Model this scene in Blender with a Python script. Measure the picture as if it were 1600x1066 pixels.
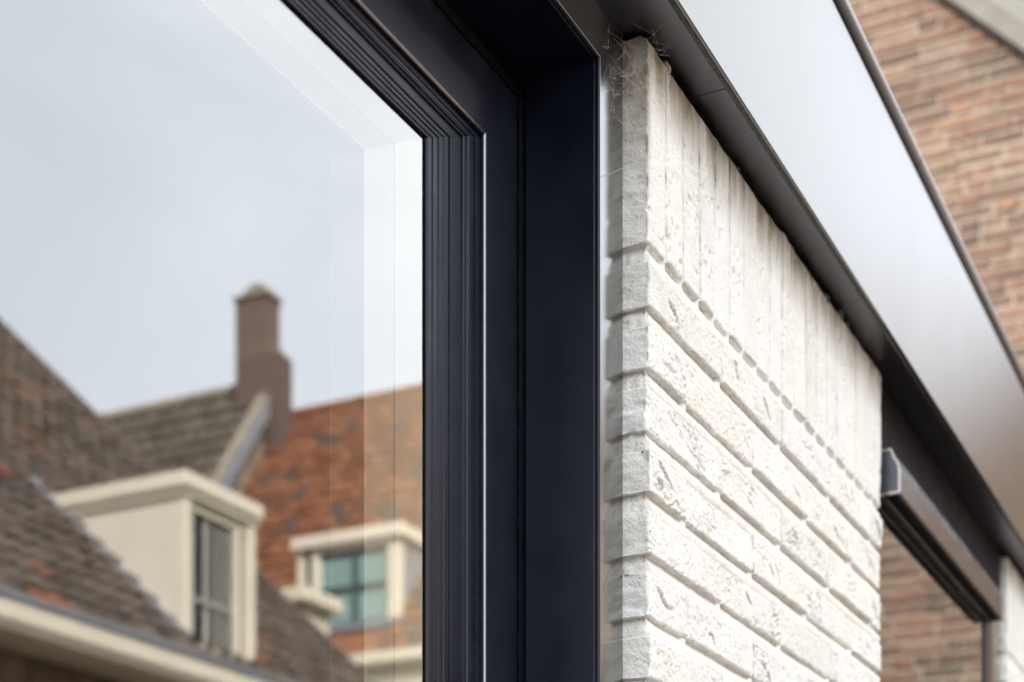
import bpy, bmesh, math, random
from mathutils import Vector, Matrix, noise

# ------------------------------------------------------------------ scene, camera, light
scene = bpy.context.scene
for o in list(bpy.data.objects):
    bpy.data.objects.remove(o, do_unlink=True)
COL = scene.collection
R = math.radians
EYE = 1.6
THETA = R(26.88)

cam_d = bpy.data.cameras.new('camera')
cam = bpy.data.objects.new('camera', cam_d)
COL.objects.link(cam)
cam.location = (0, 0, EYE)
cam.rotation_euler = (R(90), 0, THETA - R(90))
cam_d.sensor_width = 36
cam_d.lens = 57.04
cam_d.shift_y = 0.669
cam_d.clip_start = 0.05
cam_d.clip_end = 600
cam_d.dof.use_dof = True
cam_d.dof.focus_distance = 1.63
cam_d.dof.aperture_fstop = 4.8
scene.camera = cam

SUN_DIR = Vector((-0.50, 0.62, 0.70)).normalized()      # towards the sun
w = bpy.data.worlds.new('World')
scene.world = w
w.use_nodes = True
nt = w.node_tree
nt.nodes.clear()
out = nt.nodes.new('ShaderNodeOutputWorld')
bg = nt.nodes.new('ShaderNodeBackground')
sky = nt.nodes.new('ShaderNodeTexSky')
sky.sky_type = 'NISHITA'
sky.sun_disc = False
sky.sun_elevation = math.asin(SUN_DIR.z)
sky.sun_rotation = math.atan2(SUN_DIR.x, SUN_DIR.y)
sky.dust_density = 2.0
sky.air_density = 1.0
tc = nt.nodes.new('ShaderNodeTexCoord')
mp = nt.nodes.new('ShaderNodeMapping')
mp.inputs['Scale'].default_value = (1.0, 1.6, 4.5)
nz = nt.nodes.new('ShaderNodeTexNoise')
nz.inputs['Scale'].default_value = 1.7
nz.inputs['Detail'].default_value = 5
nz.inputs['Roughness'].default_value = 0.5
nz.inputs['Distortion'].default_value = 0.6
rp = nt.nodes.new('ShaderNodeMapRange')
rp.inputs['From Min'].default_value = 0.30
rp.inputs['From Max'].default_value = 0.66
rp.inputs['To Min'].default_value = 0.74
rp.inputs['To Max'].default_value = 0.97
mx = nt.nodes.new('ShaderNodeMix')
mx.data_type = 'RGBA'
mx.inputs['B'].default_value = (9.5, 9.95, 10.55, 1)     # bright thin overcast
nt.links.new(tc.outputs['Generated'], mp.inputs['Vector'])
nt.links.new(mp.outputs['Vector'], nz.inputs['Vector'])
nt.links.new(nz.outputs['Fac'], rp.inputs['Value'])
nt.links.new(rp.outputs['Result'], mx.inputs['Factor'])
nt.links.new(sky.outputs['Color'], mx.inputs['A'])
nt.links.new(mx.outputs['Result'], bg.inputs['Color'])
bg.inputs['Strength'].default_value = 0.12
nt.links.new(bg.outputs['Background'], out.inputs['Surface'])

sd = bpy.data.lights.new('sun', 'SUN')
sd.energy = 4.6
sd.angle = R(3)
sd.color = (1.0, 0.95, 0.88)
so = bpy.data.objects.new('sun', sd)
so.rotation_euler = SUN_DIR.to_track_quat('Z', 'Y').to_euler()
so.location = (3, -6, 14)
COL.objects.link(so)

scene.view_settings.view_transform = 'Standard'
scene.view_settings.look = 'None'
scene.view_settings.gamma = 1
scene.view_settings.use_curve_mapping = False
scene.view_settings.exposure = 1.36
scene.render.engine = 'CYCLES'
scene.cycles.max_bounces = 10
scene.cycles.glossy_bounces = 6
scene.cycles.transparent_max_bounces = 16

# ------------------------------------------------------------------ helpers
def link(o, parent=None, label=None, cat=None, group=None, kind=None):
    COL.objects.link(o)
    if parent is not None:
        o.parent = parent
    if label: o['label'] = label
    if cat: o['category'] = cat
    if group: o['group'] = group
    if kind: o['kind'] = kind
    return o

def thing(name, label, cat, loc=(0, 0, 0), group=None):
    o = bpy.data.objects.new(name, None)
    o.location = loc
    o.empty_display_size = 0.1
    return link(o, None, label, cat, group)

def mesh_obj(name, verts, faces, mat, parent=None, smooth=False, **kw):
    me = bpy.data.meshes.new(name)
    me.from_pydata([tuple(v) for v in verts], [], faces)
    if mat is not None:
        me.materials.append(mat)
    if smooth:
        me.polygons.foreach_set('use_smooth', [True] * len(me.polygons))
    me.update()
    o = bpy.data.objects.new(name, me)
    if parent is not None and parent.location.length > 0:
        pass
    return link(o, parent, **kw)

class MB:
    """collects simple shapes in world coordinates"""
    def __init__(self):
        self.v = []; self.f = []
    def box(self, x0, x1, y0, y1, z0, z1):
        b = len(self.v)
        self.v += [(x, y, z) for z in (z0, z1) for (x, y) in ((x0, y0), (x1, y0), (x1, y1), (x0, y1))]
        self.f += [(b, b+3, b+2, b+1), (b+4, b+5, b+6, b+7)]
        for i in range(4):
            j = (i+1) % 4
            self.f.append((b+i, b+j, b+4+j, b+4+i))
        return self
    def cbox(self, x0, x1, y0, y1, z0, z1, c=0.002):
        """box with bevelled edges"""
        bm = bmesh.new()
        bmesh.ops.create_cube(bm, size=1)
        for v in bm.verts:
            v.co = Vector(((x0+x1)/2 + v.co.x*(x1-x0), (y0+y1)/2 + v.co.y*(y1-y0), (z0+z1)/2 + v.co.z*(z1-z0)))
        bmesh.ops.bevel(bm, geom=bm.edges[:], offset=c, segments=2, profile=0.5, affect='EDGES')
        b = len(self.v)
        bm.verts.index_update()
        self.v += [tuple(v.co) for v in bm.verts]
        self.f += [tuple(b + v.index for v in f.verts) for f in bm.faces]
        bm.free()
        return self
    def prism(self, pts, axis, a0, a1):
        """extrude closed polygon pts along axis; pts in the two other axes (order kept)"""
        b = len(self.v); n = len(pts)
        for a in (a0, a1):
            for (p, q) in pts:
                self.v.append({'x': (a, p, q), 'y': (p, a, q), 'z': (p, q, a)}[axis])
        for i in range(n):
            j = (i+1) % n
            self.f.append((b+i, b+j, b+n+j, b+n+i))
        self.f.append(tuple(range(b+n-1, b-1, -1)))
        self.f.append(tuple(range(b+n, b+2*n)))
        return self
    def quad(self, a, b_, c, d):
        b = len(self.v)
        self.v += [a, b_, c, d]
        self.f.append((b, b+1, b+2, b+3))
        return self
    def tube(self, pts, r, n=6, cap=True):
        rings = []
        for i, p in enumerate(pts):
            p = Vector(p)
            d = (Vector(pts[min(i+1, len(pts)-1)]) - Vector(pts[max(i-1, 0)])).normalized()
            a = d.orthogonal().normalized(); c = d.cross(a)
            b = len(self.v)
            for k in range(n):
                t = 2*math.pi*k/n
                self.v.append(tuple(p + r*(math.cos(t)*a + math.sin(t)*c)))
            rings.append(b)
        for i in range(len(rings)-1):
            for k in range(n):
                j = (k+1) % n
                self.f.append((rings[i]+k, rings[i]+j, rings[i+1]+j, rings[i+1]+k))
        if cap:
            self.f.append(tuple(rings[0]+k for k in range(n))[::-1])
            self.f.append(tuple(rings[-1]+k for k in range(n)))
        return self
    def build(self, name, mat, parent=None, smooth=False, fix=True, **kw):
        o = mesh_obj(name, self.v, self.f, mat, parent, smooth, **kw)
        if fix:
            bm = bmesh.new(); bm.from_mesh(o.data)
            bmesh.ops.recalc_face_normals(bm, faces=bm.faces[:])
            bm.to_mesh(o.data); bm.free()
        return o

def sstep(a, b, x):
    t = max(0.0, min(1.0, (x-a)/(b-a)))
    return t*t*(3-2*t)

# ------------------------------------------------------------------ materials
def new_mat(name):
    m = bpy.data.materials.new(name)
    m.use_nodes = True
    n = m.node_tree
    p = n.nodes['Principled BSDF']
    return m, n, p

def N(n, t, **inp):
    nd = n.nodes.new(t)
    for k, v in inp.items():
        nd.inputs[k.replace('_', ' ')].default_value = v
    return nd

def noise_node(n, scale, detail=4, rough=0.55, stretch=None, coord='pos'):
    g = n.nodes.new('ShaderNodeNewGeometry') if coord == 'pos' else n.nodes.new('ShaderNodeTexCoord')
    src = g.outputs['Position'] if coord == 'pos' else g.outputs['Object']
    t = N(n, 'ShaderNodeTexNoise', Scale=scale, Detail=detail, Roughness=rough)
    if stretch:
        m = n.nodes.new('ShaderNodeMapping')
        m.inputs['Scale'].default_value = stretch
        n.links.new(src, m.inputs['Vector']); src = m.outputs['Vector']
    n.links.new(src, t.inputs['Vector'])
    return t

def ramp(n, src, stops):
    r = n.nodes.new('ShaderNodeValToRGB')
    e = r.color_ramp.elements
    while len(e) < len(stops): e.new(0.5)
    for el, (p, c) in zip(e, stops):
        el.position = p
        el.color = (c[0], c[1], c[2], 1) if hasattr(c, '__len__') else (c, c, c, 1)
    n.links.new(src, r.inputs['Fac'])
    return r

def mixrgb(n, fac, a, b, blend='MIX'):
    m = n.nodes.new('ShaderNodeMix'); m.data_type = 'RGBA'; m.blend_type = blend
    for key, val in (('Factor', fac), ('A', a), ('B', b)):
        if isinstance(val, (tuple, list)): m.inputs[key].default_value = (*val[:3], 1)
        elif isinstance(val, (int, float)): m.inputs[key].default_value = val
        else: n.links.new(val, m.inputs[key])
    return m

def bump(n, p, height, strength, dist, prev=None):
    b = n.nodes.new('ShaderNodeBump')
    b.inputs['Strength'].default_value = strength
    b.inputs['Distance'].default_value = dist
    n.links.new(height, b.inputs['Height'])
    if prev is not None: n.links.new(prev.outputs['Normal'], b.inputs['Normal'])
    n.links.new(b.outputs['Normal'], p.inputs['Normal'])
    return b

def simple(name, col, rough=0.5, metal=0.0, vary=0.12, nscale=6.0, bumps=None, spec=0.5):
    m, n, p = new_mat(name)
    t = noise_node(n, nscale)
    dark = tuple(c*(1-vary) for c in col); lite = tuple(min(1, c*(1+vary)) for c in col)
    r = ramp(n, t.outputs['Fac'], [(0.3, dark), (0.7, lite)])
    n.links.new(r.outputs['Color'], p.inputs['Base Color'])
    p.inputs['Roughness'].default_value = rough
    p.inputs['Metallic'].default_value = metal
    p.inputs['Specular IOR Level'].default_value = spec
    if bumps:
        t2 = noise_node(n, bumps[0], 3)
        bump(n, p, t2.outputs['Fac'], bumps[1], bumps[2])
    return m

def white_paint():
    m, n, p = new_mat('white_masonry_paint')
    t1 = noise_node(n, 30, 5)
    base = ramp(n, t1.outputs['Fac'], [(0.25, (0.80, 0.775, 0.72)), (0.7, (0.87, 0.85, 0.805))])
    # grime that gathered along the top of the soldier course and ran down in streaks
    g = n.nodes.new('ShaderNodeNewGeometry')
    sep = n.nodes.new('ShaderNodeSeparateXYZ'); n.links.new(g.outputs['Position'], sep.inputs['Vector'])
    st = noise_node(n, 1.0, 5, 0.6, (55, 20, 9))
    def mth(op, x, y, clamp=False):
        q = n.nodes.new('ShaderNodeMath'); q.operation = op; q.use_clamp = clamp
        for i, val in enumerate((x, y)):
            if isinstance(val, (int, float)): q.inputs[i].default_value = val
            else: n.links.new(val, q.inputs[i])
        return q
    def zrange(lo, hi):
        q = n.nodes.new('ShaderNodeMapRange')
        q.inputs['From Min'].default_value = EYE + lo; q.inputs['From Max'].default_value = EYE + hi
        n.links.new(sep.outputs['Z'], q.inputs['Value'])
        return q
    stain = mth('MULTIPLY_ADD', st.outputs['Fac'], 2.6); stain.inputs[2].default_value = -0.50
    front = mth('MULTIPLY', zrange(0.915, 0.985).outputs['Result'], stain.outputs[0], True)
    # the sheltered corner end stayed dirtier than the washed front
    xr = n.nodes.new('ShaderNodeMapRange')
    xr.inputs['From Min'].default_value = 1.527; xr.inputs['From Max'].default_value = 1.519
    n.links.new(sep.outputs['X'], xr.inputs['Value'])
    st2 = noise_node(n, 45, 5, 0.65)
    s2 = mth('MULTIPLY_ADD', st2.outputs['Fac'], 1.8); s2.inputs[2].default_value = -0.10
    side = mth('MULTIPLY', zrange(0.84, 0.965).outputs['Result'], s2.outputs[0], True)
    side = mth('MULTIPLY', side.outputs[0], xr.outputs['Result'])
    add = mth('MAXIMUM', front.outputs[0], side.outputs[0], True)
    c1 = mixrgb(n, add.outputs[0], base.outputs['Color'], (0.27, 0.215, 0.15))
    # return face: old dust on the rough corner side
    t3 = noise_node(n, 14, 5, 0.65)
    sp = ramp(n, t3.outputs['Fac'], [(0.52, 0.0), (0.75, 0.35)])
    c2 = mixrgb(n, sp.outputs['Color'], c1.outputs['Result'], (0.58, 0.555, 0.50))
    oi = n.nodes.new('ShaderNodeObjectInfo')
    tone = ramp(n, oi.outputs['Random'], [(0.0, (0.93, 0.925, 0.905)), (0.5, (1, 1, 1)), (1.0, (0.97, 0.955, 0.92))])
    c2 = mixrgb(n, 1.0, c2.outputs['Result'], tone.outputs['Color'], 'MULTIPLY')
    # tiny dark pits where the paint has not closed
    vo = noise_node(n, 260, 2, 0.5)
    pit = ramp(n, vo.outputs['Fac'], [(0.665, 0.0), (0.715, 0.8)])
    c3 = mixrgb(n, pit.outputs['Color'], c2.outputs['Result'], (0.30, 0.28, 0.235))
    ba = n.nodes.new('ShaderNodeAttribute'); ba.attribute_name = 'bare'
    c4 = mixrgb(n, ba.outputs['Fac'], c3.outputs['Result'], (0.30, 0.27, 0.20))      # clay where the paint has torn open
    n.links.new(c4.outputs['Result'], p.inputs['Base Color'])
    p.inputs['Roughness'].default_value = 0.72
    p.inputs['Specular IOR Level'].default_value = 0.3
    b1 = noise_node(n, 420, 3, 0.6)
    b = bump(n, p, b1.outputs['Fac'], 0.8, 0.0014)
    b2 = noise_node(n, 130, 4, 0.6)
    bb = bump(n, p, b2.outputs['Fac'], 0.55, 0.003, b)
    return m

def dark_coat(name, col=(0.0026, 0.0042, 0.0118), rough=0.38, spec=0.5):
    """navy-black powder coat: fine orange peel and dust specks"""
    m, n, p = new_mat(name)
    d = noise_node(n, 900, 2, 0.5)
    speck = ramp(n, d.outputs['Fac'], [(0.70, 0.0), (0.78, 0.5)])
    big = noise_node(n, 18, 4, 0.6)
    c0 = ramp(n, big.outputs['Fac'], [(0.3, tuple(c*0.85 for c in col)), (0.75, tuple(c*1.25 for c in col))])
    c = mixrgb(n, speck.outputs['Color'], c0.outputs['Color'], (0.16, 0.16, 0.17))
    n.links.new(c.outputs['Result'], p.inputs['Base Color'])
    rr = ramp(n, big.outputs['Fac'], [(0.3, rough-0.05), (0.7, rough+0.07)])
    n.links.new(rr.outputs['Color'], p.inputs['Roughness'])
    p.inputs['Specular IOR Level'].default_value = spec
    t = noise_node(n, 1500, 2)
    bump(n, p, t.outputs['Fac'], 0.10, 0.0004)
    return m

def sheet_metal(name, col, rough, metal=1.0):
    m, n, p = new_mat(name)
    t = noise_node(n, 5, 4, 0.6)
    c = ramp(n, t.outputs['Fac'], [(0.3, tuple(x*0.98 for x in col)), (0.7, tuple(min(1, x*1.02) for x in col))])
    d = noise_node(n, 700, 2, 0.5)
    speck = ramp(n, d.outputs['Fac'], [(0.78, 0.0), (0.83, 0.25)])
    c2 = mixrgb(n, speck.outputs['Color'], c.outputs['Color'], tuple(x*0.6 for x in col))
    n.links.new(c2.outputs['Result'], p.inputs['Base Color'])
    p.inputs['Metallic'].default_value = metal
    rr = ramp(n, t.outputs['Fac'], [(0.3, rough*0.96), (0.7, rough*1.04)])
    n.links.new(rr.outputs['Color'], p.inputs['Roughness'])
    return m

def glass_mat(name, refl, tint=(0.97, 0.985, 0.98)):
    m = bpy.data.materials.new(name); m.use_nodes = True
    n = m.node_tree; n.nodes.clear()
    o = n.nodes.new('ShaderNodeOutputMaterial')
    tr = n.nodes.new('ShaderNodeBsdfTransparent'); tr.inputs['Color'].default_value = (*tint, 1)
    gl = n.nodes.new('ShaderNodeBsdfGlossy'); gl.inputs['Roughness'].default_value = 0.0
    gl.inputs['Color'].default_value = (1, 1, 1, 1)
    mxs = n.nodes.new('ShaderNodeMixShader')
    if refl > 0:
        fr = n.nodes.new('ShaderNodeFresnel'); fr.inputs['IOR'].default_value = 1.5
        mr = n.nodes.new('ShaderNodeMapRange')
        mr.inputs['From Min'].default_value = 0.04; mr.inputs['From Max'].default_value = 1.0
        mr.inputs['To Min'].default_value = refl; mr.inputs['To Max'].default_value = 1.0
        n.links.new(fr.outputs['Fac'], mr.inputs['Value'])
        n.links.new(mr.outputs['Result'], mxs.inputs['Fac'])
    else:
        mxs.inputs['Fac'].default_value = 0.0
    n.links.new(tr.outputs['BSDF'], mxs.inputs[1]); n.links.new(gl.outputs['BSDF'], mxs.inputs[2])
    n.links.new(mxs.outputs['Shader'], o.inputs['Surface'])
    return m

def random_pieces(name, stops, rough=0.8, nscale=20, vary=0.35, bumps=(60, 0.4, 0.01), lichen=None):
    """colour differs from piece to piece (object or mesh island)"""
    m, n, p = new_mat(name)
    oi = n.nodes.new('ShaderNodeObjectInfo')
    g = n.nodes.new('ShaderNodeNewGeometry')
    ad = n.nodes.new('ShaderNodeMath'); ad.operation = 'ADD'
    n.links.new(oi.outputs['Random'], ad.inputs[0]); n.links.new(g.outputs['Random Per Island'], ad.inputs[1])
    fr = n.nodes.new('ShaderNodeMath'); fr.operation = 'FRACT'; n.links.new(ad.outputs[0], fr.inputs[0])
    r = ramp(n, fr.outputs[0], stops)
    t = noise_node(n, nscale, 5, 0.65)
    v = ramp(n, t.outputs['Fac'], [(0.25, 1-vary), (0.75, 1+vary*0.5)])
    c = mixrgb(n, 1.0, r.outputs['Color'], v.outputs['Color'], 'MULTIPLY')
    col = c
    if lichen:
        t2 = noise_node(n, lichen[0], 5, 0.7)
        lf = ramp(n, t2.outputs['Fac'], [(lichen[2], 0.0), (lichen[2]+0.12, lichen[3])])
        col = mixrgb(n, lf.outputs['Color'], c.outputs['Result'], lichen[1])
    n.links.new(col.outputs['Result'], p.inputs['Base Color'])
    p.inputs['Roughness'].default_value = rough
    p.inputs['Specular IOR Level'].default_value = 0.25
    b = noise_node(n, bumps[0], 4)
    bump(n, p, b.outputs['Fac'], bumps[1], bumps[2])
    return m

M = {}
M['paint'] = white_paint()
M['coat'] = dark_coat('navy_black_powder_coat')
M['bead'] = dark_coat('satin_black_glazing_bead', (0.0055, 0.0080, 0.018), 0.30, 0.32)
M['trim'] = sheet_metal('polished_dark_trim', (0.33, 0.33, 0.325), 0.17)
M['fascia'] = sheet_metal('anodised_fascia_sheet', (0.178, 0.172, 0.162), 0.26)
M['soffit'] = sheet_metal('satin_soffit_sheet', (0.145, 0.147, 0.168), 0.32)
M['coping'] = sheet_metal('coping_roll_metal', (0.16, 0.16, 0.17), 0.28)
M['drip'] = simple('weathered_drip_edge', (0.10, 0.098, 0.085), 0.8, 0, 0.6, 260, (300, 0.6, 0.002))
M['rubber'] = simple('black_rubber_seal', (0.003, 0.003, 0.0035), 0.75, 0, 0.5, 200, (260, 0.8, 0.003), 0.1)
M['glass_outer'] = glass_mat('coated_outer_glass', 0.245)
M['glass_far'] = glass_mat('coated_far_glass', 0.42)
M['glass_clear'] = glass_mat('clear_room_glass', 0.0)
M['glass_inner'] = glass_mat('inner_glass', 0.08)
M['spacer'] = simple('white_spacer_bar', (0.64, 0.56, 0.37), 0.5, 0, 0.02)
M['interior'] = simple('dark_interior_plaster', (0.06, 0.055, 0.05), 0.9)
M['cobweb'] = simple('dusty_cobweb_silk', (0.78, 0.74, 0.68), 0.7, 0, 0.3, 80)
M['flat_roof'] = simple('bitumen_roof', (0.05, 0.05, 0.05), 0.9)
M['asphalt'] = simple('street_clinker', (0.085, 0.075, 0.068), 0.9, 0, 0.3, 9, (30, 0.4, 0.02))
M['cream'] = simple('cream_painted_wood', (0.80, 0.735, 0.58), 0.55, 0, 0.06, 3)
M['cream_cheek'] = simple('cream_painted_cheek', (0.76, 0.70, 0.575), 0.6, 0, 0.05, 2)
M['house_glass'] = simple('dark_house_glass', (0.02, 0.024, 0.025), 0.08, 0, 0.2, 2, None, 0.8)
M['teal_glass'] = simple('teal_tinted_glass', (0.27, 0.40, 0.385), 0.12, 0, 0.1, 2, None, 0.7)
M['teal_frame'] = simple('dark_green_sash', (0.05, 0.085, 0.085), 0.5)
M['curtain'] = simple('pale_curtain', (0.36, 0.345, 0.31), 0.9)
M['lead'] = simple('grey_lead_flashing', (0.25, 0.26, 0.29), 0.6, 0, 0.15, 8)
M['stone'] = simple('pale_stone_verge', (0.29, 0.245, 0.185), 0.85, 0, 0.3, 5)
M['brown_wall'] = simple('brown_house_wall', (0.32, 0.23, 0.16), 0.9, 0, 0.35, 4)
M['greige'] = simple('greige_render', (0.155, 0.15, 0.13), 0.9, 0, 0.10, 2)
M['grey_wall'] = simple('pale_grey_render', (0.48, 0.47, 0.43), 0.9, 0, 0.1, 2)
M['verge_grey'] = simple('weathered_verge_board', (0.115, 0.105, 0.09), 0.8, 0, 0.2, 6)
M['mortar'] = simple('sandy_lime_mortar', (0.235, 0.187, 0.14), 0.95, 0, 0.18, 18, (60, 0.5, 0.01))
M['brick'] = random_pieces('old_brown_brick', [(0.0, (0.10, 0.064, 0.046)), (0.25, (0.15, 0.091, 0.065)), (0.5, (0.175, 0.096, 0.067)),
                                               (0.7, (0.19, 0.130, 0.088)), (0.88, (0.10, 0.073, 0.056)), (1.0, (0.22, 0.124, 0.076))], 0.9, 14, 0.35)
M['tile_brown'] = random_pieces('weathered_brown_tile', [(0.0, (0.085, 0.068, 0.056)), (0.4, (0.13, 0.104, 0.084)), (0.7, (0.17, 0.135, 0.108)),
                                                         (0.92, (0.10, 0.083, 0.07)), (1.0, (0.27, 0.115, 0.065))], 0.85, 9, 0.5,
                                (40, 0.4, 0.01), (1.1, (0.30, 0.12, 0.06), 0.60, 0.75))
M['tile_grey'] = random_pieces('mossy_grey_tile', [(0.0, (0.10, 0.083, 0.066)), (0.5, (0.135, 0.112, 0.088)), (1.0, (0.17, 0.14, 0.105))], 0.85, 5, 0.4,
                               (40, 0.4, 0.01), (1.4, (0.30, 0.23, 0.075), 0.66, 0.6))
M['tile_red'] = random_pieces('orange_red_tile', [(0.0, (0.185, 0.076, 0.042)), (0.35, (0.25, 0.102, 0.053)), (0.65, (0.29, 0.128, 0.067)),
                                                  (0.86, (0.25, 0.098, 0.052)), (0.94, (0.115, 0.088, 0.075)), (1.0, (0.14, 0.10, 0.08))], 0.85, 4, 0.4,
                              (40, 0.4, 0.01), (0.55, (0.17, 0.085, 0.055), 0.60, 0.6))
M['chimney'] = random_pieces('dark_chimney_brick', [(0.0, (0.13, 0.09, 0.075)), (0.5, (0.17, 0.12, 0.10)), (1.0, (0.21, 0.145, 0.115))], 0.9, 10, 0.3,
                             (40, 0.4, 0.01), (1.2, (0.40, 0.29, 0.06), 0.70, 0.7))

# ------------------------------------------------------------------ ground and the rooms behind the glass
MB().quad((-150, -150, 0), (150, -150, 0), (150, 150, 0), (-150, 150, 0)).build('ground', M['asphalt'], kind='structure')

FACE = 0.615          # plane of the brick face
STRIP = 0.643         # plane of the metal strips beside the brick
SOFFIT = EYE + 1.003
PX0, PX1 = 1.519, 2.456

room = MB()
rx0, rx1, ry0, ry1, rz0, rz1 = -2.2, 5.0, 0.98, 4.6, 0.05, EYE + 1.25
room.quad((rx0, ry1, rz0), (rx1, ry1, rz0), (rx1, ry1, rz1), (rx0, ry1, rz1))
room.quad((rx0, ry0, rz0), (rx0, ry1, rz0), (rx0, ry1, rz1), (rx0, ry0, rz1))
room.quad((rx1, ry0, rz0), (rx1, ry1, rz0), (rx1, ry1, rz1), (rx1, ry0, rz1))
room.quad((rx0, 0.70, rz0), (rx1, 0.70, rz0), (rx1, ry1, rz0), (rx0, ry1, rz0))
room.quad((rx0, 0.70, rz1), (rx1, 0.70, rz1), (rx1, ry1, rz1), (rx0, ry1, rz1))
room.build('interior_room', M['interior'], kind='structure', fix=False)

# ------------------------------------------------------------------ white painted brick piers
JOINT = 0.0195
COURSE = 0.0625
SOLDIER_BOTTOM = EYE + 0.788
SOLDIER_TOP = EYE + 0.998

def brick_mesh(w, h, depth, seed, res, style):
    """a hand-moulded painted brick: front at y=0 (outwards -y), origin at its lower left front corner"""
    nx = max(3, int(round(w/res))); nz = max(3, int(round(h/res)))
    rnd = random.Random(seed)
    S = Vector((seed*3.17 % 91, seed*7.31 % 57, seed*1.93 % 73))
    sl = rnd.uniform(0.4, 1.0) * rnd.choice((1, 1, -1))
    amount = rnd.uniform(0.25, 1.0)
    tiltx = rnd.uniform(-0.0012, 0.0012); tiltz = rnd.uniform(-0.001, 0.001)
    r = 0.0024
    tears = []
    if style == 'stretcher':
        for _ in range(rnd.choice((0, 0, 1, 1, 2))):
            an = R(rnd.uniform(-50, -8))
            tears.append((rnd.uniform(0.2, 0.85)*w, rnd.uniform(0.35, 0.75)*h, math.cos(an), math.sin(an), rnd.uniform(0.010, 0.030), rnd.uniform(-0.3, 0.3), rnd.uniform(0.002, 0.0050)))
    verts = []; idx = {}; bare = []
    def outline(x, z):
        # edges wander a little
        ex = 0.0016*noise.noise(Vector((0.0, z*45, 0.3)) + S)
        ez = 0.0014*noise.noise(Vector((x*28, 0.7, 0.0)) + S) + 0.0010*noise.noise(Vector((x*110, 0.7 if z < h/2 else 3.1, 5.0)) + S)
        return ex, ez
    for j in range(nz+1):
        for i in range(nx+1):
            x = w*i/nx; z = h*j/nz
            p = Vector((x, z, 0)) + S
            d = min(x, w-x, z, h-z)
            edge = 0.0
            if d < r:
                edge = r - math.sqrt(max(0.0, r*r - (r-d)**2))
                edge *= 0.75
            if style == 'soldier' and z > 0.94*h:
                edge += 0.007*((z-0.94*h)/(0.06*h))**2
            bv = 0.0
            hh = 0.0010*noise.noise(p*16) + 0.00045*noise.noise(p*60)
            if style == 'stretcher':
                q = Vector((x*1.0 + z*sl*0.5, z - x*0.25*sl, 0)) + S
                m = sstep(0.06, 0.36, noise.noise(Vector((q.x*13, q.y*20, 2.0))) + 0.12*(amount-0.4))*amount
                wq = q + 0.009*Vector((noise.noise(p*55), noise.noise(p*55+Vector((9, 2, 1))), 0))
                n1 = noise.noise(Vector((wq.x*52, wq.y*120, 4.0)))
                n2 = noise.noise(Vector((wq.x*105, wq.y*190, 9.0)))
                for (tx, tz, ca, sa, tl, bend, dp) in tears:
                    ua = (x-tx)*ca + (z-tz)*sa; ub = -(x-tx)*sa + (z-tz)*ca
                    if abs(ua) < tl and abs(ub) < 0.02:
                        e2 = 1 - (ua/tl)**2
                        ub += bend*ua*ua/tl + 0.0048*noise.noise(p*62 + Vector((1, 7, 2))) + 0.0018*noise.noise(p*190) + 0.0008*noise.noise(p*420)
                        wd = 0.0008 + 0.0010*e2*(0.5+0.5*noise.noise(p*50))
                        cut = math.sqrt(e2)*math.exp(-(ub/wd)**2)
                        hh -= dp*cut; bv = max(bv, sstep(0.35, 0.8, cut)*sstep(0.002, 0.004, dp))
                        hh += 0.0009*e2*sstep(0.0, 0.003, ub)*(1-sstep(0.003, 0.014, ub))
                cr = math.exp(-(n1/0.11)**2)
                hh -= m*(0.0034*cr + 0.0012*math.exp(-(n2/0.15)**2))
                hh += m*0.0012*sstep(-0.02, 0.10, n1)
                rg = 0.35 + 0.65*sstep(-0.15, 0.3, noise.noise(p*19 + Vector((5, 1, 4))))
                hh += rg*(0.00055*noise.noise(p*110) + 0.00045*noise.noise(p*230))
                hh -= rg*0.0016*sstep(0.30, 0.55, noise.noise(Vector((q.x*150, q.y*260, 6.0))))
                m2 = sstep(0.1, 0.4, noise.noise(p*23 + Vector((3, 8, 1))))
                hh -= m2*0.0011*sstep(0.28, 0.5, noise.noise(p*190))
            else:
                hh += 0.0007*noise.noise(Vector((p.x*90, p.y*14, 3.0)))
                m2 = sstep(-0.05, 0.3, noise.noise(p*20 + Vector((3, 8, 1))))
                hh -= m2*0.0027*sstep(0.20, 0.42, noise.noise(Vector((p.x*170, p.y*100, 1.0))))
            ex, ez = outline(x, z)
            fx = abs(2*x/w - 1)**3 * (1 if x > w/2 else -1); fz = abs(2*z/h - 1)**3
            top = 0.0
            if style == 'soldier' and z > h*0.8:
                top = -0.004*rnd.random()*0 - 0.0055*(0.5+noise.noise(Vector((x*75, 0, 1)) + S))*((z-0.8*h)/(0.2*h))**2
            verts.append((x + ex*fx, edge - hh + tiltx*(2*x/w-1) + tiltz*(2*z/h-1), z + ez*fz*(1 if z > h/2 else -1) + top))
            idx[i, j] = len(verts)-1; bare.append(bv)
    faces = []
    for j in range(nz):
        for i in range(nx):
            faces.append((idx[i, j], idx[i+1, j], idx[i+1, j+1], idx[i, j+1]))
    loop = [idx[i, 0] for i in range(nx)] + [idx[nx, j] for j in range(nz)] + [idx[i, nz] for i in range(nx, 0, -1)] + [idx[0, j] for j in range(nz, 0, -1)]
    norm = [(0, -1)]*nx + [(1, 0)]*nz + [(0, 1)]*nx + [(-1, 0)]*nz
    prev = loop
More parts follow.
